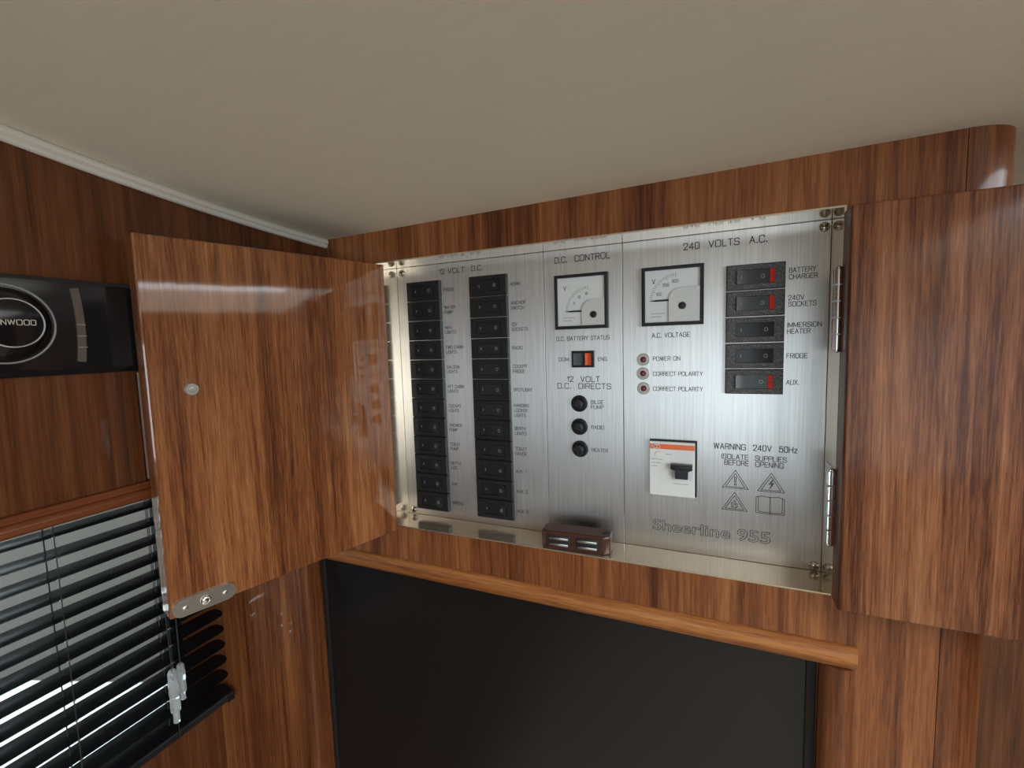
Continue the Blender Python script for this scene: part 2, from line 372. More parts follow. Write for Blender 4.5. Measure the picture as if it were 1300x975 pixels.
# striker plate and its screw on the left door
bm = new(); prism(bm, rrect(-.0200, .0200, -.0062, .0062, .0061, 8), 'Y', 0, .0016)
for s in (-.0125, .0125): lathe(bm, (s, .0016, 0), (0, 1, 0), [(.0020, 0), (.0016, .0007), (.0008, .0010), (0, .0011)], 14)
st = obj('striker_plate', bm, 'satin', dl, (.1690, 0, -.1685 - OZ0)); st['label'] = 'satin nickel striker plate'
bm = new(); lathe(bm, (0, .0014, 0), (0, 1, 0), [(.0034, 0), (.0033, .0006), (.0027, .0007), (.0022, .0004), (.0013, .0009), (0, .0010)], 20)
obj('striker_screw', bm, 'chrome', dl, (.1690, 0.0002, -.1685 - OZ0))
bm = new(); lathe(bm, (0, 0, 0), (0, 1, 0), [(.0044, 0), (.0044, .0016), (.0038, .0024), (.0024, .0024), (.0020, .0029), (0, .0031)], 22)
kn = obj('knob_bolt', bm, 'knob', dl, (.1654, 0, -.0146 - OZ0)); kn['label'] = 'pale round head of the knob bolt'
# magnetic catch on the floor of the cupboard
cat = obj('magnetic_catch', prism(new(), [(x, y) for x, y in ((-.030, -.0085), (-.026, -.0115), (.026, -.0115), (.031, -.0075), (.031, .005), (.027, .0085), (-.026, .0085), (-.030, .005))], 'Z', 0, .0165), 'brown', cab, smooth=False)
cat.location = Vector((-.0045, -.0205, OZ0)) - cl; cat['label'] = 'brown plastic double magnetic catch'
cat.rotation_euler = (0, 0, .05)
bv = cat.modifiers.new('edge', 'BEVEL'); bv.width = .0016; bv.segments = 2; bv.limit_method = 'ANGLE'
for sx in (-.0135, .0115):
    for sz in (.0055, .0110):
        bm = new(); box(bm, -.0085, .0085, -.0132, -.0100, -.0009, .0009, .0002)
        obj('magnet_strip', bm, 'chrome', cat, (sx, 0, sz))
    bm = new(); box(bm, -.0100, .0100, -.0119, -.0100, -.0050, .0050, .0002); obj('magnet_slot', bm, 'black', cat, (sx, 0, .0083))
bm = new(); lathe(bm, (0, 0, 0), (0, 0, 1), [(.0034, 0), (.0034, .0006), (.0020, .0007), (.0018, .0003), (0, .0003)], 18); obj('fixing_hole', bm, 'black', cat, (.0262, -.002, .0163))

# ================================================================== STEEL SWITCH PANEL
pan = empty('distribution_board', (0, 0, OZ0), 'brushed steel electrical switch panel with meters and rocker switches, recessed in the cupboard', 'control panel')
def onpan(x, z, y=0.0): return (x, y, z - OZ0)
D1, D2 = -.0372, .0341
for a, b in ((OX0 + .0002, D1 - .00025), (D1 + .00025, D2 - .00025), (D2 + .00025, OX1 - .0002)):
    bm = new(); box(bm, a, b, 0, .0025, OZ0 + .0002, OZ1 - .0002, .0002, 1)
    for v in bm.verts: v.co.z -= OZ0
    obj('plate', bm, 'steel', pan, smooth=False)
bm = new(); box(bm, OX0, OX1, .0026, .0040, OZ0, OZ1)
for v in bm.verts: v.co.z -= OZ0
obj('backing_plate', bm, 'black', pan, smooth=False)
# corner screws
bm = new()
lathe(bm, (0, 0, 0), (0, -1, 0), [(.0036, 0), (.0036, .0006), (.0031, .0016), (.0018, .0023), (0, .0026)], 20); scm = mesh('panel_screw', bm, 'screw')
bm = new(); box(bm, -.0016, .0016, -.0028, -.0020, -.00028, .00028); box(bm, -.00028, .00028, -.0028, -.0020, -.0016, .0016); slm = mesh('screw_slot', bm, 'ink')
for x, z in ((.1792, .0881), (.1788, -.1680), (-.1942, .0873), (-.1936, -.1675)):
    o = obj('panel_screw', scm, None, pan, onpan(x, z)); obj('screw_slot', slm, None, o)

# --- lettering (flat print, one mesh per line): a single-stroke engraver's alphabet, cap height 1
GL = {}
def G(ch, w_, *st): GL[ch] = (w_, st)
def c_(*p): return ('c', p)          # rounded open stroke
def o_(*p): return ('o', p)          # rounded closed stroke
def l_(*p): return ('l', p)          # straight strokes
G('A', .72, l_((0, 0), (.36, 1), (.72, 0)), l_((.13, .36), (.59, .36)))
G('B', .66, c_((0, .53), (.28, .53), (.72, .53), (.72, 0), (.28, 0), (0, 0)), c_((0, 1), (.28, 1), (.66, 1), (.66, .53), (.28, .53), (0, .53)), l_((0, 0), (0, 1)))
G('C', .70, c_((.70, .78), (.68, 1), (.35, 1), (0, 1), (0, .5), (0, 0), (.35, 0), (.68, 0), (.70, .22)))
G('D', .68, c_((0, 0), (.36, 0), (.68, 0), (.68, .5), (.68, 1), (.36, 1), (0, 1)), l_((0, 0), (0, 1)))
G('E', .60, l_((.6, 0), (0, 0), (0, 1), (.6, 1)), l_((0, .52), (.52, .52)))
G('F', .56, l_((0, 0), (0, 1), (.58, 1)), l_((0, .52), (.5, .52)))
G('G', .72, c_((.70, .78), (.68, 1), (.35, 1), (0, 1), (0, .5), (0, 0), (.35, 0), (.72, 0), (.72, .3)), l_((.42, .48), (.72, .48), (.72, .05)))
G('H', .68, l_((0, 0), (0, 1)), l_((.68, 0), (.68, 1)), l_((0, .52), (.68, .52)))
G('I', .02, l_((.01, 0), (.01, 1)))
G('J', .5, c_((0, .25), (0, 0), (.25, 0), (.5, 0), (.5, .3), (.5, 1)))
G('K', .66, l_((0, 0), (0, 1)), l_((.64, 1), (0, .36)), l_((.22, .58), (.66, 0)))
G('L', .54, l_((0, 1), (0, 0), (.54, 0)))
G('M', .82, l_((0, 0), (0, 1), (.41, .1), (.82, 1), (.82, 0)))
G('N', .68, l_((0, 0), (0, 1), (.68, 0), (.68, 1)))
G('O', .76, o_((.38, 0), (.76, 0), (.76, .5), (.76, 1), (.38, 1), (0, 1), (0, .5), (0, 0)))
G('P', .62, c_((0, 1), (.3, 1), (.68, 1), (.68, .48), (.3, .48), (0, .48)), l_((0, 0), (0, 1)))
G('Q', .76, o_((.38, 0), (.76, 0), (.76, .5), (.76, 1), (.38, 1), (0, 1), (0, .5), (0, 0)), l_((.48, .22), (.78, -.08)))
G('R', .66, c_((0, 1), (.3, 1), (.68, 1), (.68, .50), (.3, .50), (0, .50)), l_((0, 0), (0, 1)), l_((.42, .5), (.66, 0)))
G('S', .64, c_((.62, .80), (.60, 1), (.32, 1), (.02, 1), (.02, .54), (.32, .52), (.64, .50), (.64, 0), (.32, 0), (0, 0), (0, .22)))
G('T', .64, l_((.32, 0), (.32, 1)), l_((0, 1), (.64, 1)))
G('U', .68, c_((0, 1), (0, .3), (0, 0), (.34, 0), (.68, 0), (.68, .3), (.68, 1)))
G('V', .68, l_((0, 1), (.34, 0), (.68, 1)))
G('W', .96, l_((0, 1), (.24, 0), (.48, 1), (.72, 0), (.96, 1)))
G('X', .66, l_((0, 0), (.66, 1)), l_((0, 1), (.66, 0)))
G('Y', .66, l_((0, 1), (.33, .48), (.66, 1)), l_((.33, .48), (.33, 0)))
G('Z', .62, l_((0, 1), (.62, 1), (0, 0), (.62, 0)))
G('z', .44, l_((0, .68), (.44, .68), (0, 0), (.44, 0)))
G('n', .44, l_((0, 0), (0, .68)), c_((0, .45), (.05, .68), (.44, .74), (.44, .4), (.44, 0)))
G('0', .58, o_((.29, 0), (.58, 0), (.58, .5), (.58, 1), (.29, 1), (0, 1), (0, .5), (0, 0)))
G('1', .24, l_((0, .78), (.24, 1), (.24, 0)))
G('2', .58, c_((0, .74), (0, 1), (.29, 1), (.6, 1), (.58, .62), (.3, .35), (0, 0)), l_((0, 0), (.6, 0)))
G('3', .58, c_((0, .78), (.02, 1), (.29, 1), (.58, 1), (.56, .54), (.22, .54)), c_((.22, .54), (.60, .54), (.60, 0), (.29, 0), (0, 0), (0, .24)))
G('4', .62, l_((.46, 0), (.46, 1), (0, .28), (.62, .28)))
G('5', .58, l_((.54, 1), (.08, 1), (.03, .5)), c_((.03, .5), (.12, .64), (.58, .70), (.60, .32), (.58, 0), (.25, 0), (0, 0), (0, .22)))
G('6', .58, o_((.29, 0), (.58, 0), (.58, .6), (.29, .6), (0, .6), (0, 0)), c_((.54, .86), (.45, 1), (.05, 1.05), (0, .5), (0, .3)))
G('7', .56, l_((0, 1), (.56, 1), (.18, 0)))
G('8', .58, o_((.29, 0), (.6, 0), (.6, .54), (.29, .54), (-.02, .54), (-.02, 0)), o_((.29, .54), (.56, .54), (.56, 1), (.29, 1), (.02, 1), (.02, .54)))
G('9', .58, o_((.29, 1), (0, 1), (0, .4), (.29, .4), (.58, .4), (.58, 1)), c_((.04, .14), (.13, 0), (.53, -.05), (.58, .5), (.58, .7)))
G('.', .08, l_((.02, 0), (.02, .09)), l_((.06, 0), (.06, .09)))
G('-', .4, l_((0, .45), (.4, .45)))
G(' ', .34)
def chaikin(p, closed, n=2):
    p = [Vector(q) for q in p]
    for _ in range(n):
        q = [] if closed else [p[0]]
        for k in range(len(p) if closed else len(p) - 1):
            a, b = p[k], p[(k + 1) % len(p)]; q += [a * .75 + b * .25, a * .25 + b * .75]
        p = q if closed else q[:1] + q[2:-1] + [p[-1]] if False else (q if closed else q + [p[-1]])
    return p
def strip(bm, pts, r, closed):
    """flat ribbon of half width r with mitred joints"""
    n = len(pts); A = []; B = []
    for k in range(n):
        if closed: a, b = pts[k - 1], pts[(k + 1) % n]
        else: a, b = pts[max(k - 1, 0)], pts[min(k + 1, n - 1)]
        p = pts[k]; d0 = (p - a); d1 = (b - p)
        if d0.length < 1e-9: d0 = d1
        if d1.length < 1e-9: d1 = d0
        d0 = d0.normalized(); d1 = d1.normalized(); n0 = Vector((-d0.y, d0.x)); n1 = Vector((-d1.y, d1.x)); mm = n0 + n1
        mm = n0 if mm.length < .2 else mm / max(.5, mm.length_squared / 2)
        e = Vector((0, 0))
        if not closed and k == 0: e = -d1 * r * .8
        if not closed and k == n - 1: e = d0 * r * .8
        A.append(bm.verts.new((p.x + mm.x * r + e.x, 0, p.y + mm.y * r + e.y))); B.append(bm.verts.new((p.x - mm.x * r + e.x, 0, p.y - mm.y * r + e.y)))
    for k in range(n if closed else n - 1): bm.faces.new((A[k], A[(k + 1) % n], B[(k + 1) % n], B[k]))
def text(s, x, z, cap, width=None, m='ink', parent=None, y=-.00015, local=False, hx=1.0, center=False, wt=.066, name='lettering'):
    """line of lettering on a plane facing -Y; x,z = left end of the baseline; cap = capital height (m)"""
    GAP = .26; adv = sum(GL[c][0] for c in s) + GAP * (len(s) - 1)
    kx = width / adv if width else cap * hx * .92
    r = wt * cap; u = -adv * kx / 2 if center else 0.0; bm = new()
    for ch in s:
        w_, sts = GL[ch]
        for kind, pts in sts:
            q = [Vector((u + a_ * kx, b_ * cap)) for a_, b_ in pts]
            if kind != 'l': q = chaikin(q, kind == 'o', 2)
            if kind == 'l':
                for a_, b_ in zip(q, q[1:]): strip(bm, [a_, b_], r, False)
            else: strip(bm, q, r, kind == 'o')
        u += (w_ + GAP) * kx
    bmesh.ops.recalc_face_normals(bm, faces=bm.faces[:])
    me = bpy.data.meshes.new(name); bm.to_mesh(me); bm.free(); me.materials.append(M[m])
    p = parent or pan
    return obj(name, me, None, p, (x, y, z) if local else onpan(x, z, y))
def text_outline(s, x, z, cap, width, m='ink', y=-.00015):
    """model name engraved as the outline of bold letters"""
    c = bpy.data.curves.new('lettering', 'FONT'); c.body = s; c.size = 1.0; c.offset = .012; c.resolution_u = 3; c.fill_mode = 'NONE'; c.bevel_depth = .012; c.bevel_resolution = 0
    o = bpy.data.objects.new('lettering', c); COL.objects.link(o)
    dg = bpy.context.evaluated_depsgraph_get(); dg.update()
    me = bpy.data.meshes.new_from_object(o.evaluated_get(dg)); bpy.data.objects.remove(o); bpy.data.curves.remove(c)
    x0 = min(v.co.x for v in me.vertices); x1 = max(v.co.x for v in me.vertices); k = cap / max(v.co.y for v in me.vertices); kx = width / (x1 - x0)
    for v in me.vertices: v.co = ((v.co.x - x0) * kx, -v.co.z * k * .1, v.co.y * k)
    me.materials.clear(); me.materials.append(M[m])
    return obj('lettering', me, None, pan, onpan(x, z, y))
def tpx(s, xl, yl, xr, yr, cap, m='ink', **kw):
    a = onY(xl, yl); b = onY(xr, yr)
    return text(s, a.x, (a.z + b.z) / 2, cap, b.x - a.x, m, **kw)
tpx('12 VOLT  D.C.', 557.8, 347.8, 613, 343.0, .0046)
tpx('D.C.  CONTROL', 704.4, 334.7, 774.1, 327.2, .0050)
tpx('240  VOLTS  A.C.', 868, 317.5, 973.7, 306.6, .0050)
tpx('D.C. BATTERY STATUS', 707, 432.6, 773.6, 431, .0035)
tpx('A.C. VOLTAGE', 827.8, 428.1, 875.6, 427.6, .0035)
tpx('DOM.', 709.8, 458.3, 723.3, 458.3, .0031); tpx('ENG.', 759.4, 457.9, 771.4, 457.9, .0031)
tpx('12  VOLT', 720.2, 484.5, 761.2, 484.5, .0046); tpx('D.C.  DIRECTS', 708.2, 493.5, 775.4, 493.2, .0046)
S = {}
tpx('BILGE', 750.4, 512.7, 765.8, 512.7, .0031, **S); tpx('PUMP', 750.4, 518.9, 766, 519.2, .0031, **S)
tpx('RADIO', 750.9, 544.7, 766.6, 544.7, .0031, **S); tpx('HEATER', 751.4, 573.7, 771.5, 573.9, .0031, **S)
tpx('POWER ON', 829.3, 457.7, 863.2, 457.7, .0033, **S)
tpx('CORRECT POLARITY', 829.3, 477, 891.9, 477, .0033, **S); tpx('CORRECT POLARITY', 829.3, 496.2, 891.9, 496.2, .0033, **S)
tpx('BATTERY', 1001.9, 345.7, 1035.5, 344, .0034, **S); tpx('CHARGER', 1001.9, 354, 1037.5, 352.6, .0034, **S)
tpx('240V', 1001, 380.7, 1020.6, 380.2, .0034, **S); tpx('SOCKETS', 1001, 388.8, 1036, 387.6, .0034, **S)
tpx('IMMERSION', 999.6, 415.2, 1042.7, 414.3, .0034, **S); tpx('HEATER', 999.6, 423.2, 1028.3, 423, .0034, **S)
tpx('FRIDGE', 998.7, 454.5, 1024.6, 454.5, .0034, **S); tpx('AUX.', 998.2, 488.1, 1014, 488.1, .0034, **S)
tpx('WARNING  240V  50Hz', 906.3, 568.9, 1011.7, 575.2, .0044)
tpx('ISOLATE  SUPPLIES', 916.3, 582.1, 998.2, 586.7, .0038, **S); tpx('BEFORE  OPENING', 919.8, 589.9, 994.4, 594.2, .0038, **S)
a = onY(828.7, 672); b = onY(978, 688.5)
text_outline('Sheerline 955', a.x, (a.z + b.z) / 2 - .0005, .0096, b.x - a.x)
SW_Z, SW_P, X1, X2 = .0768, .0201, -.1868, -.1131
col1 = ['FRIDGE', 'WATER|PUMP', 'NAV.|LIGHTS', 'FWD CABIN|LIGHTS', 'SALOON|LIGHTS', 'AFT CABIN|LIGHTS', 'COCKPIT|LIGHTS', 'SHOWER|PUMP', 'TOILET|PUMP', 'DEPTH|LOG', 'VHF', 'WIPERS']
col2 = ['HORN', 'ANCHOR|SWITCH', '12V|SOCKETS', 'RADIO', 'COCKPIT|FRIDGE', 'SPOTLIGHT', 'HANGING|LOCKER|LIGHTS', 'BERTH|LIGHTS', 'TOILET|GAUGE', 'AUX. 1', 'AUX. 2', 'AUX. 3']
for X, lst in ((X1, col1), (X2, col2)):
    for i, s in enumerate(lst):
        ls = s.split('|'); zc = SW_Z - SW_P * (i + .5)
        for j, l in enumerate(ls):
            text(l, X + .0428, zc + (len(ls) - 1) * .0024 - j * .0048 - .0015, .0029, hx=.98)
# warning signs (engraved outlines)
def stroke(pts, r=.00022, closed=False, name='engraved_sign', grow=None):
    bm = grow or new()
    pts = [Vector((p[0], p[1])) for p in pts]
    n = len(pts)
    for k in range(n if closed else n - 1):
        a, b = pts[k], pts[(k + 1) % n]
        d = (b - a)
        if d.length < 1e-9: continue
        d = d.normalized(); q = Vector((-d.y, d.x)) * r; e = d * r * .6
        bm.faces.new([bm.verts.new((v.x, -.00015, v.y)) for v in (a - e + q, b + e + q, b + e - q, a - e - q)])
    return bm
def tri(cx, cz, w_, h_): return [(cx - w_ / 2, cz - h_ / 2), (cx + w_ / 2, cz - h_ / 2), (cx, cz + h_ / 2)]
def sgn(px): v = onY(*px); return v.x, v.z
signs = {'t1': ((933.0, 596.8), (916.9, 619.2), (949.9, 620.6)), 't2': ((978.6, 600.5), (961.7, 623.5), (996.1, 625.5)), 't3': ((932.4, 625), (916.3, 647), (948.5, 648.5))}
for k, (ap, bl, br) in signs.items():
    ax_, az = sgn(ap); bx, bz = sgn(bl); cx_, cz = sgn(br); zb = (bz + cz) / 2; mx_ = (bx + cx_) / 2; W = cx_ - bx; H = az - zb
    bm = new()
    stroke([(bx, zb), (cx_, zb), (mx_, az)], closed=True, grow=bm)
    s = .74; c0 = zb + H * .36
    stroke([(mx_ + (px_ - mx_) * s, c0 + (pz - c0) * s - H * .02) for px_, pz in ((bx, zb), (cx_, zb), (mx_, az))], closed=True, grow=bm)
    if k == 't1':
        stroke([(mx_ - .0007, zb + H * .62), (mx_ + .0007, zb + H * .62), (mx_ + .0003, zb + H * .33), (mx_ - .0003, zb + H * .33)], closed=True, grow=bm)
        stroke([(mx_ - .0006, zb + H * .18), (mx_ + .0006, zb + H * .18), (mx_ + .0006, zb + H * .25), (mx_ - .0006, zb + H * .25)], closed=True, grow=bm)
    elif k == 't2':
        stroke([(mx_ + .0012, zb + H * .66), (mx_ - .0016, zb + H * .38), (mx_ + .0008, zb + H * .42), (mx_ - .0010, zb + H * .16), (mx_ + .0018, zb + H * .46), (mx_ - .0002, zb + H * .44)], closed=True, grow=bm)
    else:
        stroke([(mx_ - .0020, zb + H * .16), (mx_ + .0020, zb + H * .16), (mx_ + .0022, zb + H * .38), (mx_ + .0009, zb + H * .36), (mx_, zb + H * .56), (mx_ - .0010, zb + H * .38), (mx_ - .0022, zb + H * .42)], closed=True, grow=bm)
        stroke([(mx_ - .0008, zb + H * .16), (mx_ - .0010, zb + H * .28), (mx_, zb + H * .36), (mx_ + .0010, zb + H * .28), (mx_ + .0008, zb + H * .16)], grow=bm)
    for v in bm.verts: v.co.z -= OZ0
    obj('engraved_sign', bm, 'ink', pan)
x0, z1 = sgn((960, 629)); x1, _ = sgn((996, 632)); _, z0 = sgn((978, 653))
bm = new(); xm = (x0 + x1) / 2
for dx in (0, .0010): stroke([(x0 + dx, z1 - .001), (x0 + dx, z0 + .0004), (xm, z0), (x1 - dx, z0 + .0004), (x1 - dx, z1 - .001)] if dx == 0 else [(x0 + .0015, z1 - .0005), (x0 + .0015, z0 + .0016), (xm, z0 + .0012), (x1 - .0015, z0 + .0016), (x1 - .0015, z1 - .0005)], grow=bm)
stroke([(xm, z0), (xm, z1 - .0002)], grow=bm)
stroke([(x0, z1 - .001), (x0 + .004, z1), (xm, z1 - .0006), (x1 - .004, z1), (x1, z1 - .001)], grow=bm)
for v in bm.verts: v.co.z -= OZ0
obj('engraved_sign', bm, 'ink', pan)

# --- rocker switches
def framed(bm, w_, h_, t_, iw, ih, dep, bev):
    """plate w x h, t thick towards -y, with a window iw x ih sunk by dep"""
    def ring(a, b, y): return [bm.verts.new((sx * a / 2, y, sz * b / 2)) for sx, sz in ((-1, -1), (1, -1), (1, 1), (-1, 1))]
    R_ = [ring(w_, h_, 0), ring(w_, h_, -t_ + bev), ring(w_ - 2 * bev, h_ - 2 * bev, -t_), ring(iw, ih, -t_), ring(iw - .0002, ih - .0002, -t_ + dep)]
    for A, B in zip(R_, R_[1:]):
        for k in range(4): bm.faces.new((A[k], A[(k + 1) % 4], B[(k + 1) % 4], B[k]))
    bm.faces.new(R_[-1]); bm.faces.new(R_[0][::-1]); return bm
def rocker_mesh(w_, h_, tip, base):
    """seesaw: tip>0 leaves the right-hand end standing out; returns mesh, outward -y"""
    bm = new(); pr = []
    n = 10
    for k in range(n + 1):
        u = -1 + 2 * k / n
        pr.append((u * w_ / 2, -(base + tip * u + .0010 * (1 - u * u) * -1 * .9)))
    pts = [(-w_ / 2, .0005)] + pr + [(w_ / 2, .0005)]
    A = [bm.verts.new((x, y, -h_ / 2)) for x, y in pts]; B = [bm.verts.new((x, y, h_ / 2)) for x, y in pts]; n = len(pts)
    for k in range(n): bm.faces.new((A[k], A[(k + 1) % n], B[(k + 1) % n], B[k]))
    bm.faces.new(A[::-1]); bm.faces.new(B); return mesh('rocker', bm, 'rocker')
body_dc = mesh('rocker_switch', framed(new(), .0400, .0194, .0042, .0262, .0114, .0024, .0007), 'black', False)
body_ac = mesh('rocker_switch', framed(new(), .0400, .0194, .0042, .0262, .0110, .0026, .0008), 'speckle', False)
rk_dc = rocker_mesh(.0256, .0108, .0009, .0042)
rk_on = rocker_mesh(.0222, .0104, -.0013, .0048)
rk_off = rocker_mesh(.0256, .0104, .0016, .0046)
def marks(tip, base, w_):
    bm = new()
    yl = -(base - tip * .72 - .0002); yr = -(base + tip * .6 - .0002)
    box(bm, -w_ * .36 - .00022, -w_ * .36 + .00022, yl - .0002, yl + .0006, -.0012, .0012)
    n = 14; c = w_ * .30
    for k in range(n):
        a0, a1 = 2 * PI * k / n, 2 * PI * (k + 1) / n
        bm.faces.new([bm.verts.new((c + r_ * math.cos(a_), yr - .0003, r_ * 1.1 * math.sin(a_))) for r_, a_ in ((.0010, a0), (.0010, a1), (.0014, a1), (.0014, a0))])
    return mesh('legend_marks', bm, 'ink_pale')
mk_dc, mk_on, mk_off = marks(.0009, .0042, .0256), marks(-.0013, .0048, .0222), marks(.0016, .0046, .0256)
def add_switch(x, z, body, rk, mk, dx=0.0):
    o = obj('rocker_switch', body, None, pan, onpan(x, z)); r_ = obj('rocker', rk, None, o, (dx, 0, 0)); obj('legend_marks', mk, None, o, (dx, 0, 0)); return o
for X in (X1, X2):
    for i in range(12): add_switch(X + .02, SW_Z - SW_P * (i + .5), body_dc, rk_dc, mk_dc)
bm = new(); prism(bm, [(-.0016, 0), (-.0016, -.0046), (.0016, -.0058), (.0016, 0)], 'Z', -.0052, .0052); flag = mesh('red_flag', bm, 'red')
for i in range(5):
    z = .0662 - .02018 * (i + .5)
    if i in (2, 3): add_switch(.1148 + .02, z, body_ac, rk_off, mk_off)
    else:
        o = add_switch(.1148 + .02, z, body_ac, rk_on, mk_on, -.0016); f = obj('red_flag', flag, None, o, (.0112, 0, 0)); f['label'] = 'red end of the rocker'
# change-over switch DOM / ENG
a = onY(726.3, 445.7); b = onY(755, 466.2)
bm = framed(new(), b.x - a.x, a.z - b.z, .0030, (b.x - a.x) * .84, (a.z - b.z) * .80, .0018, .0006)
o = obj('rocker_switch', bm, 'black', pan, onpan((a.x + b.x) / 2, (a.z + b.z) / 2), smooth=False); o['label'] = 'change-over switch with orange end'
obj('rocker', rocker_mesh((b.x - a.x) * .56, .0108, -.0008, .0030), None, o, (-.0025, 0, 0))
bm = new(); prism(bm, [(-.0025, 0), (-.0025, -.0036), (-.0008, -.0032), (.0010, -.0036), (.0025, -.0046), (.0025, 0)], 'Z', -.0053, .0053)
f = obj('orange_flag', bm, 'orange', o, (.0050, 0, 0)); f['label'] = 'orange end of the rocker'

# --- voltmeters
def meter(x, z, full, px, needle_z):
    """x,z = upper left corner of a 48 mm square meter"""
    c = (x + .024, z - .024)
    bm = framed(new(), .048, .048, .0060, .0425, .0425, .0022, .0010)
    o = obj('voltmeter', bm, 'black', pan, onpan(*c), smooth=False); o['label'] = 'square ' + ('alternating' if full else 'direct') + ' current voltmeter with white dial'
    bm = new(); box(bm, -.0212, .0212, -.0042, -.0036, -.0212, .0212); obj('dial', bm, 'dial', o, smooth=False)
    # pivot and scale
    pv = (px, needle_z); Rr = .0215
    bm = new()
    n = 20
    for k in range(n + 1):
        a_ = PI - (PI / 2) * (k / n) * .96; L_ = .0032 if k % 5 == 0 else .0020
        p0 = Vector((pv[0] + Rr * math.cos(a_), pv[1] + Rr * math.sin(a_))); p1 = Vector((pv[0] + (Rr - L_) * math.cos(a_), pv[1] + (Rr - L_) * math.sin(a_)))
        stroke([p0, p1], .00014, grow=bm)
    for v in bm.verts: v.co.y = -.0043
    obj('scale_marks', bm, 'ink', o)
    for s, aa in ((('5', .30), ('10', .60), ('15', .9)) if not full else (('100', .22), ('200', .60), ('300', .93))):
        a_ = PI - PI / 2 * aa
        text(s, pv[0] + (Rr - .0064) * math.cos(a_), pv[1] + (Rr - .0064) * math.sin(a_) - .001, .0023, parent=o, y=-.0043, local=True, center=True)
    text('V', -.0155, .0105, .0036, parent=o, y=-.0043, local=True)
    for zz, ww in ((-.0140, .011), (-.0165, .008)):
        bm = new(); box(bm, -.0165, -.0165 + ww, -.0043, -.0040, zz - .0003, zz + .0003); obj('fine_print', bm, 'ink_grey', o, smooth=False)
    bm = new(); prism(bm, [(pv[0] - .0215, needle_z - .00015), (pv[0] - .016, needle_z - .0007), (pv[0] - .005, needle_z - .0007), (pv[0] - .005, needle_z + .0007), (pv[0] - .016, needle_z + .0007), (pv[0] - .0215, needle_z + .00015)], 'Y', -.0052, -.0047)
    obj('needle', bm, 'ink', o)
    # cover of the movement, lower right quarter with a rounded shoulder
    xl = pv[0] - .0065 ; zt = needle_z + .0085
    pts = [(.0211, -.0211), (.0211, zt + .0015)] + [(xl + .009, zt + .0008)] + arc(xl + .009, zt - .0082, .009, PI / 2, PI, 8) + [(xl, -.0211)]
    bm = new(); prism(bm, pts, 'Y', -.0058, -.0043); obj('movement_cover', bm, 'dial_cover', o)
    bm = new(); lathe(bm, (0, -.0058, 0), (0, -1, 0), [(.0030, 0), (.0029, .0006), (.0022, .0009), (0, .0009)], 20); box(bm, -.0022, .0022, -.0070, -.0066, -.0003, .0003)
    obj('adjuster_screw', bm, 'black', o, (xl + .0105, 0, needle_z - .0035 if not full else needle_z - .0050))
    return o
meter(-.0256, .0699, False, .0075, -.0085)
meter(.0506, .0697, True, .0040, -.0035)

# --- indicator lamps
bm = new(); lathe(bm, (0, 0, 0), (0, -1, 0), [(.0052, 0), (.0052, .0008), (.0046, .0016), (.0037, .0016), (.0033, .0007), (.0024, .0007), (0, .0007)], 28); ringm = mesh('indicator_lamp', bm, 'satin')
bm = new(); lathe(bm, (0, -.0006, 0), (0, -1, 0), [(.0026, 0), (.0025, .0008), (.0016, .0016), (0, .0019)], 22); lensm = mesh('lens', bm, 'lens')
for px_ in ((816.7, 456.5), (816.5, 474.1), (817.2, 493)):
    p = onY(*px_); o = obj('indicator_lamp', ringm, None, pan, onpan(p.x, p.z)); l = obj('lens', lensm, None, o); l['label'] = 'dark red lens'
# --- fuse holders
bm = new(); lathe(bm, (0, 0, 0), (0, -1, 0), [(.0076, 0), (.0076, .0012), (.0068, .0020), (.0060, .0021), (.0055, .0014), (0, .0014)], 30); fm = mesh('fuse_holder', bm, 'black')
bm = new(); lathe(bm, (0, -.0012, 0), (0, -1, 0), [(.0050, 0), (.0048, .0052), (.0043, .0060), (.0030, .0062), (.0028, .0052), (0, .0052)], 26); capm = mesh('fuse_cap', bm, 'rocker')
for px_ in ((735.6, 512.2), (735.9, 541.5), (736.6, 569.6)):
    p = onY(*px_); o = obj('fuse_holder', fm, None, pan, onpan(p.x, p.z)); obj('fuse_cap', capm, None, o)
# --- circuit breaker
bx0, bx1, bz1, bz0 = .0565, .0929, -.0758, -.1223
cxm, czm = (bx0 + bx1) / 2, (bz0 + bz1) / 2
bm = new(); box(bm, -.0182, .0196, -.0022, 0, -.0233, .0243, .0003, 1)
br = obj('circuit_breaker', bm, 'black', pan, onpan(cxm, czm), smooth=False); br['label'] = 'white residual current breaker with orange stripe'
bm = new(); box(bm, -.0182, .0180, -.0052, -.0022, -.0233, .0232, .0006, 2); obj('cover', bm, 'white', br, smooth=False)
bm = new(); box(bm, -.0180, .0178, -.0054, -.0050, .0170, .0213); s_ = obj('stripe', bm, 'stripe', br, smooth=False)
text('ABB', -.0166, .0177, .0030, .0068, 'white', parent=br, y=-.0056, local=True)
bm = new(); prism(bm, [(.0036 * math.cos(2 * PI * k / 24) - .0095, .0021 * math.sin(2 * PI * k / 24) + .0128) for k in range(24)], 'Y', -.0062, -.0050); obj('test_button', bm, 'white', br)
bm = new(); box(bm, -.0005, .0166, -.0054, -.0030, -.0085, .0062, .0003); obj('lever_slot', bm, 'dial_cover', br)
bm = new(); prism(bm, [(-.0085, .0055), (-.0085, .0015), (-.0052, 0), (-.0050, -.0065), (.0050, -.0065), (.0052, 0), (.0085, .0015), (.0085, .0055)], 'Y', -.0100, -.0050); bv = obj('lever', bm, 'rocker', br, (.0078, 0, 0), smooth=False); bv['label'] = 'black tee shaped breaker lever'
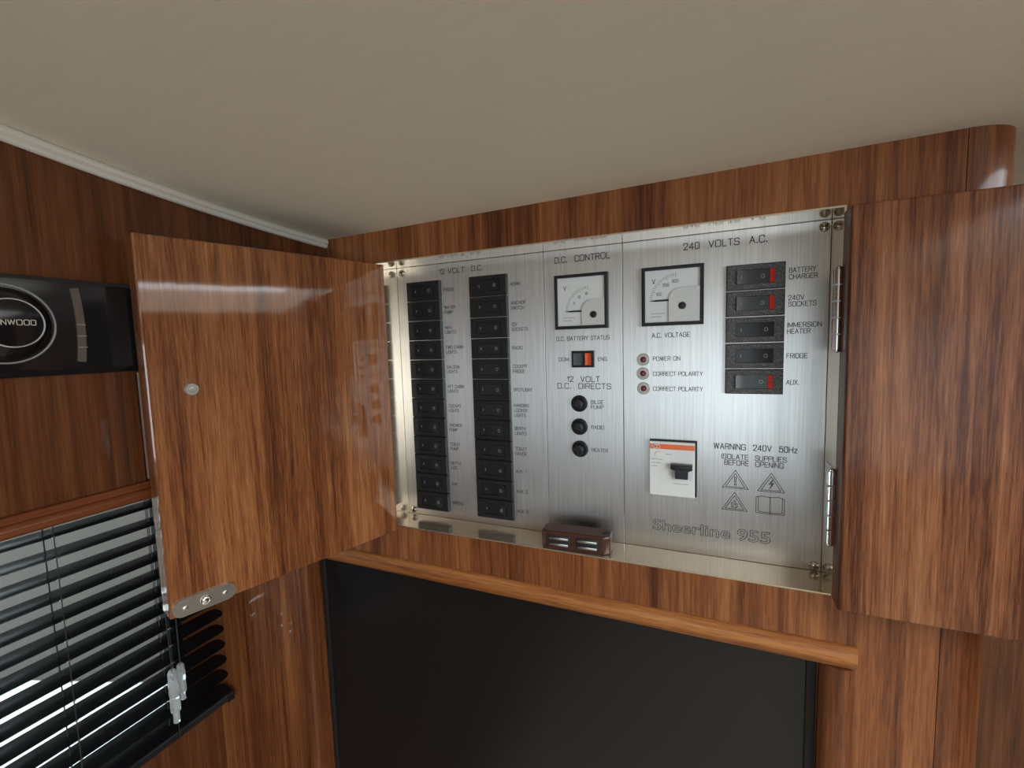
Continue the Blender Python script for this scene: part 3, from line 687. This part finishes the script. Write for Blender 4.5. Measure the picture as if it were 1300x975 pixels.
bm = new(); box(bm, -.0084, .0084, -.0118, -.0098, .0018, .0052, .0006); obj('lever_grip', bm, 'black', br, (.0078, 0, 0))
for xx, zz, ww in ((-.0050, .0128, .0050), (-.0165, .0080, .0090), (-.0165, .0050, .0080), (-.0165, .0020, .0050), (.0010, -.0120, .0120)):   # fine print, too small to read
    bm = new(); box(bm, xx, xx + ww, -.00535, -.0050, zz - .00025, zz + .00025); obj('fine_print', bm, 'ink_pale', br, smooth=False)

# ================================================================== TELEVISION AND ITS FRAME
MW = .0165
fr_ = empty('screen_frame', (0, YF, -.75), 'rounded walnut moulding framing the television recess', 'frame')
def half_round(lo, hi, y=YF): # profile across: (u, y)
    c = (lo + hi) / 2; r_ = (hi - lo) / 2
    return [(lo, y + .016)] + [(c - r_ * math.cos(PI * k / 12), y - .0052 * math.sin(PI * k / 12)) for k in range(13)] + [(hi, y + .016)]
fl = Vector(fr_.location)
def fpart(name, pts, axis, a0, a1, m):
    bm = new()
    if axis == 'X': prism(bm, [(y, u) for u, y in pts], 'X', a0, a1)
    else: prism(bm, pts, 'Z', a0, a1)
    for v in bm.verts: v.co -= fl
    return obj(name, bm, m, fr_)
fpart('moulding', half_round(TZ1 - .0005, TZ1 + MW), 'X', TX0 - MW + .001, TX1 + MW + .0015, 'wood_x')
fpart('moulding', half_round(TX0 - MW, TX0 + .0005), 'Z', -.75, TZ1, 'wood_z')
fpart('moulding', half_round(TX1 - .0005, TX1 + MW), 'Z', -.75, TZ1, 'wood_z')
fpart('moulding', half_round(-.75, -.735), 'X', TX0 - MW, TX1 + MW, 'wood_x')
tv = empty('television', (0, 0, -.735), 'black flat television screen set in the walnut frame', 'television')
tl_ = Vector(tv.location)
bm = new(); YT = -.0155
def tvb(x0, x1, z0, z1, y0, y1, bv_=.001): box(bm, x0 - tl_.x, x1 - tl_.x, y0, y1, z0 - tl_.z, z1 - tl_.z, bv_)
tvb(TX0 + .002, TX1 - .001, -.735, TZ1 - .001, YT + .004, .03)
tvb(TX0 + .002, TX0 + .0085, -.735, TZ1 - .001, YT, .02); tvb(TX1 - .008, TX1 - .001, -.735, TZ1 - .001, YT, .02); tvb(TX0 + .002, TX1 - .001, TZ1 - .008, TZ1 - .001, YT, .02)
obj('bezel', bm, 'black', tv, smooth=False)
bm = new(); tvb(TX0 + .0102, TX1 - .0080, -.730, TZ1 - .008, YT + .0012, YT + .006, .0004); obj('screen', bm, 'tv', tv, smooth=False)
bm = new(); tvb(TX0 + .0088, TX0 + .0094, -.735, TZ1 - .004, YT - .0002, YT + .004, 0); obj('bezel_edge', bm, 'rocker', tv)

# ================================================================== STEREO
ste = empty('stereo', (XL, -.28, .0003), 'black marine stereo with round chrome-ringed dial in the side locker', 'stereo')
SY0, SY1, SZ0, SZ1, SP = -.400, -.2115, -.0003, .0585, .006
sl = Vector(ste.location)
def sloc(bm):
    for v in bm.verts: v.co -= sl
    return bm
bm = new()
def ringYZ(y0, y1, z0, z1, x, r_):
    return [bm.verts.new((x, y, z)) for y, z in rrect(y0, y1, z0, z1, r_, 4)]
A = ringYZ(SY0, SY1, SZ0, SZ1, XL - .002, .004); B = ringYZ(SY0, SY1, SZ0, SZ1, XL + SP * .6, .004); Cc = ringYZ(SY0 + .003, SY1 - .003, SZ0 + .0035, SZ1 - .0025, XL + SP, .004)
for P_, Q_ in ((A, B), (B, Cc)):
    for k in range(len(P_)): bm.faces.new((P_[k], P_[(k + 1) % len(P_)], Q_[(k + 1) % len(P_)], Q_[k]))
bm.faces.new(Cc); bm.faces.new(A[::-1])
obj('faceplate', sloc(bm), 'black_gloss', ste)
XS = XL + SP
# dial: centre found from its visible right half
KY, KZ = -.2795, .0302
bm = new(); lathe(bm, (XS - .001, KY, KZ), (1, 0, 0), [(.0214, 0), (.0217, .0016), (.0221, .0022), (.0225, .0016), (.0227, 0)], 48); o = obj('dial_ring', sloc(bm), 'silver', ste); o['label'] = 'thin silver outer ring'
bm = new(); lathe(bm, (XS - .0005, KY, KZ), (1, 0, 0), [(.0205, 0), (.0200, .003), (.0145, .0100), (.0134, .0106)], 48); obj('dial_bowl', sloc(bm), 'black_gloss', ste)
bm = new(); lathe(bm, (XS - .0005, KY, KZ), (1, 0, 0), [(.0136, .0104), (.0135, .0116), (.0131, .0118), (.0129, .0110)], 48); obj('dial_ring', sloc(bm), 'silver', ste)
bm = new(); lathe(bm, (XS - .0005, KY, KZ), (1, 0, 0), [(.0129, .0106), (.0127, .0112), (.008, .0116), (0, .0117)], 48); kb = obj('dial_face', sloc(bm), 'black_gloss', ste)
t_ = text('KENWOOD', 0, 0, .0028, .0190, 'trim', parent=ste, local=True, y=0, center=True)
t_.rotation_euler = (0, 0, PI / 2); t_.location = Vector((XS + .0120, KY - .0005, KZ - .0011)) - sl
# curved display bar
bm = new()
for r0, r1, a0, a1, x_ in ((.1800, .1842, -.125, .125, .0008),):
    n = 24; P_ = []; Q_ = []
    for k in range(n + 1):
        a_ = a0 + (a1 - a0) * k / n; c_ = -.2475 - .18
        P_.append((c_ + r0 * math.cos(a_), KZ + r0 * math.sin(a_))); Q_.append((c_ + r1 * math.cos(a_) , KZ + r1 * math.sin(a_)))
    prism(bm, P_ + Q_[::-1], 'X', XS - .001, XS + x_)
o = obj('display_bar', sloc(bm), mat('bronze_bar', (0.16, 0.13, 0.11), .28, .6), ste); o['label'] = 'curved bronze bar beside the dial'
for zz in (.0305, .0235, .0165):
    bm = new(); box(bm, XS + .0004, XS + .0014, -.2477, -.2433, zz - .0002, zz + .0002); obj('bar_division', sloc(bm), 'satin', ste)

# ================================================================== VENETIAN BLIND
XB = -.480
bl_ = empty('venetian_blind', (XB, -.45, -.448), 'black venetian blind with open slats over the side window', 'blind')
bo = Vector(bl_.location)
BY0, BY1, PITCH, ZS0 = -.95, -.0385, .0208, -.1585
bm = new()
n = 10; hw = .0125; tilt = math.radians(6)
rows = []
ystat = [BY0, BY0 + .3, -.4, -.2] + [BY1 - .010 + .010 * math.sin(PI / 2 * k / 6) for k in range(0, 7)]
for j, y in enumerate(ystat):
    shrink = 1.0 if j < 4 else math.sqrt(max(0.0, 1 - ((y - (BY1 - .010)) / .010) ** 2)) * .72 + .28
    row = []
    for k in range(n + 1):
        u = (-1 + 2 * k / n) * shrink
        row.append(bm.verts.new((u * hw * math.cos(tilt), y, .0012 * (1 - u * u) - u * hw * math.sin(tilt) * 1.0)))
    rows.append(row)
for A, B in zip(rows, rows[1:]):
    for k in range(n): bm.faces.new((A[k], A[k + 1], B[k + 1], B[k]))
bmesh.ops.solidify(bm, geom=bm.faces[:], thickness=.00035)
slat = mesh('slat', bm, 'slat')
NS = 14
for k in range(-2, NS):
    o = obj('slat', slat, None, bl_, Vector((XB, 0, ZS0 - PITCH * k)) - bo)
bm = new(); ZR = ZS0 - PITCH * (NS - 1) - .009
prism(bm, [(x, z) for x, z in rrect(-.0125, .0125, -.0055, .0055, .004, 4)], 'Y', BY0, BY1 - .001)
o = obj('bottom_rail', bm, 'slat', bl_, Vector((XB, 0, ZR)) - bo)
bm = new(); prism(bm, rrect(-.0138, .0138, -.0066, .0066, .0045, 4), 'Y', BY1 - .006, BY1 + .0006); c_ = obj('rail_cap', bm, 'black_gloss', o); 
bm = new(); box(bm, -.0127, .0127, BY0, BY1, -.008, .008, .001); obj('head_rail', bm, 'slat', bl_, Vector((XB, 0, -.1)) - bo)
for yy in (-.193, -.105, -.62):
    bm = new()
    for dx in (-.0130, .0132): tube(bm, [(XB + dx, yy + (.002 if dx < 0 else 0), -.10), (XB + dx, yy + (.002 if dx < 0 else 0), ZR)], .00045, 6)
    for k in range(-2, NS - 1): tube(bm, [(XB - .0130, yy + .001, ZS0 - PITCH * k - .0006), (XB + .0132, yy, ZS0 - PITCH * k - .0016)], .0003, 5)
    for v in bm.verts: v.co -= bo
    obj('ladder_cord', bm, 'cord', bl_)
    bm = new(); tube(bm, [(XB + .0002, yy - .003, -.10), (XB + .0002, yy - .003, ZR)], .0005, 6)
    for v in bm.verts: v.co -= bo
    obj('lift_cord', bm, 'cord', bl_)
    for k in range(-1, NS - 1):
        bm = new(); box(bm, XB + .0128, XB + .0138, yy - .0014, yy + .0014, ZS0 - PITCH * k - .0018, ZS0 - PITCH * k - .0006, .0002, 1)
        for v in bm.verts: v.co -= bo
        obj('cord_clip', bm, 'satin', bl_)
# pull cords with clear acrylic ends
for (yy, zt, zb, r_, xo) in ((-.1105, -.350, -.4135, .0052, .021), (-.1000, -.350, -.394, .0042, .018)):
    bm = new(); tube(bm, [(XB + .016, yy + .004, -.10), (XB + .017, yy + .001, -.25), (XB + xo, yy, zt - .012)], .0006, 6)
    for v in bm.verts: v.co -= bo
    obj('pull_cord', bm, 'cord', bl_)
    bm = new(); hh = zt - zb
    lathe(bm, (XB + xo, yy, zb), (0, 0, 1), [(0, 0), (r_ * .62, 0), (r_ * .62, hh * .20), (r_ * .95, hh * .22), (r_, hh * .30), (r_ * .92, hh * .50), (r_ * .92, hh * .52), (r_, hh * .55), (r_, hh * .80), (r_ * .92, hh * .82), (r_ * .9, hh * .95), (r_ * .6, hh), (0, hh)], 20)
    for v in bm.verts: v.co -= bo
    o = obj('cord_pull', bm, 'clear', bl_); o['label'] = 'clear acrylic cord pull'
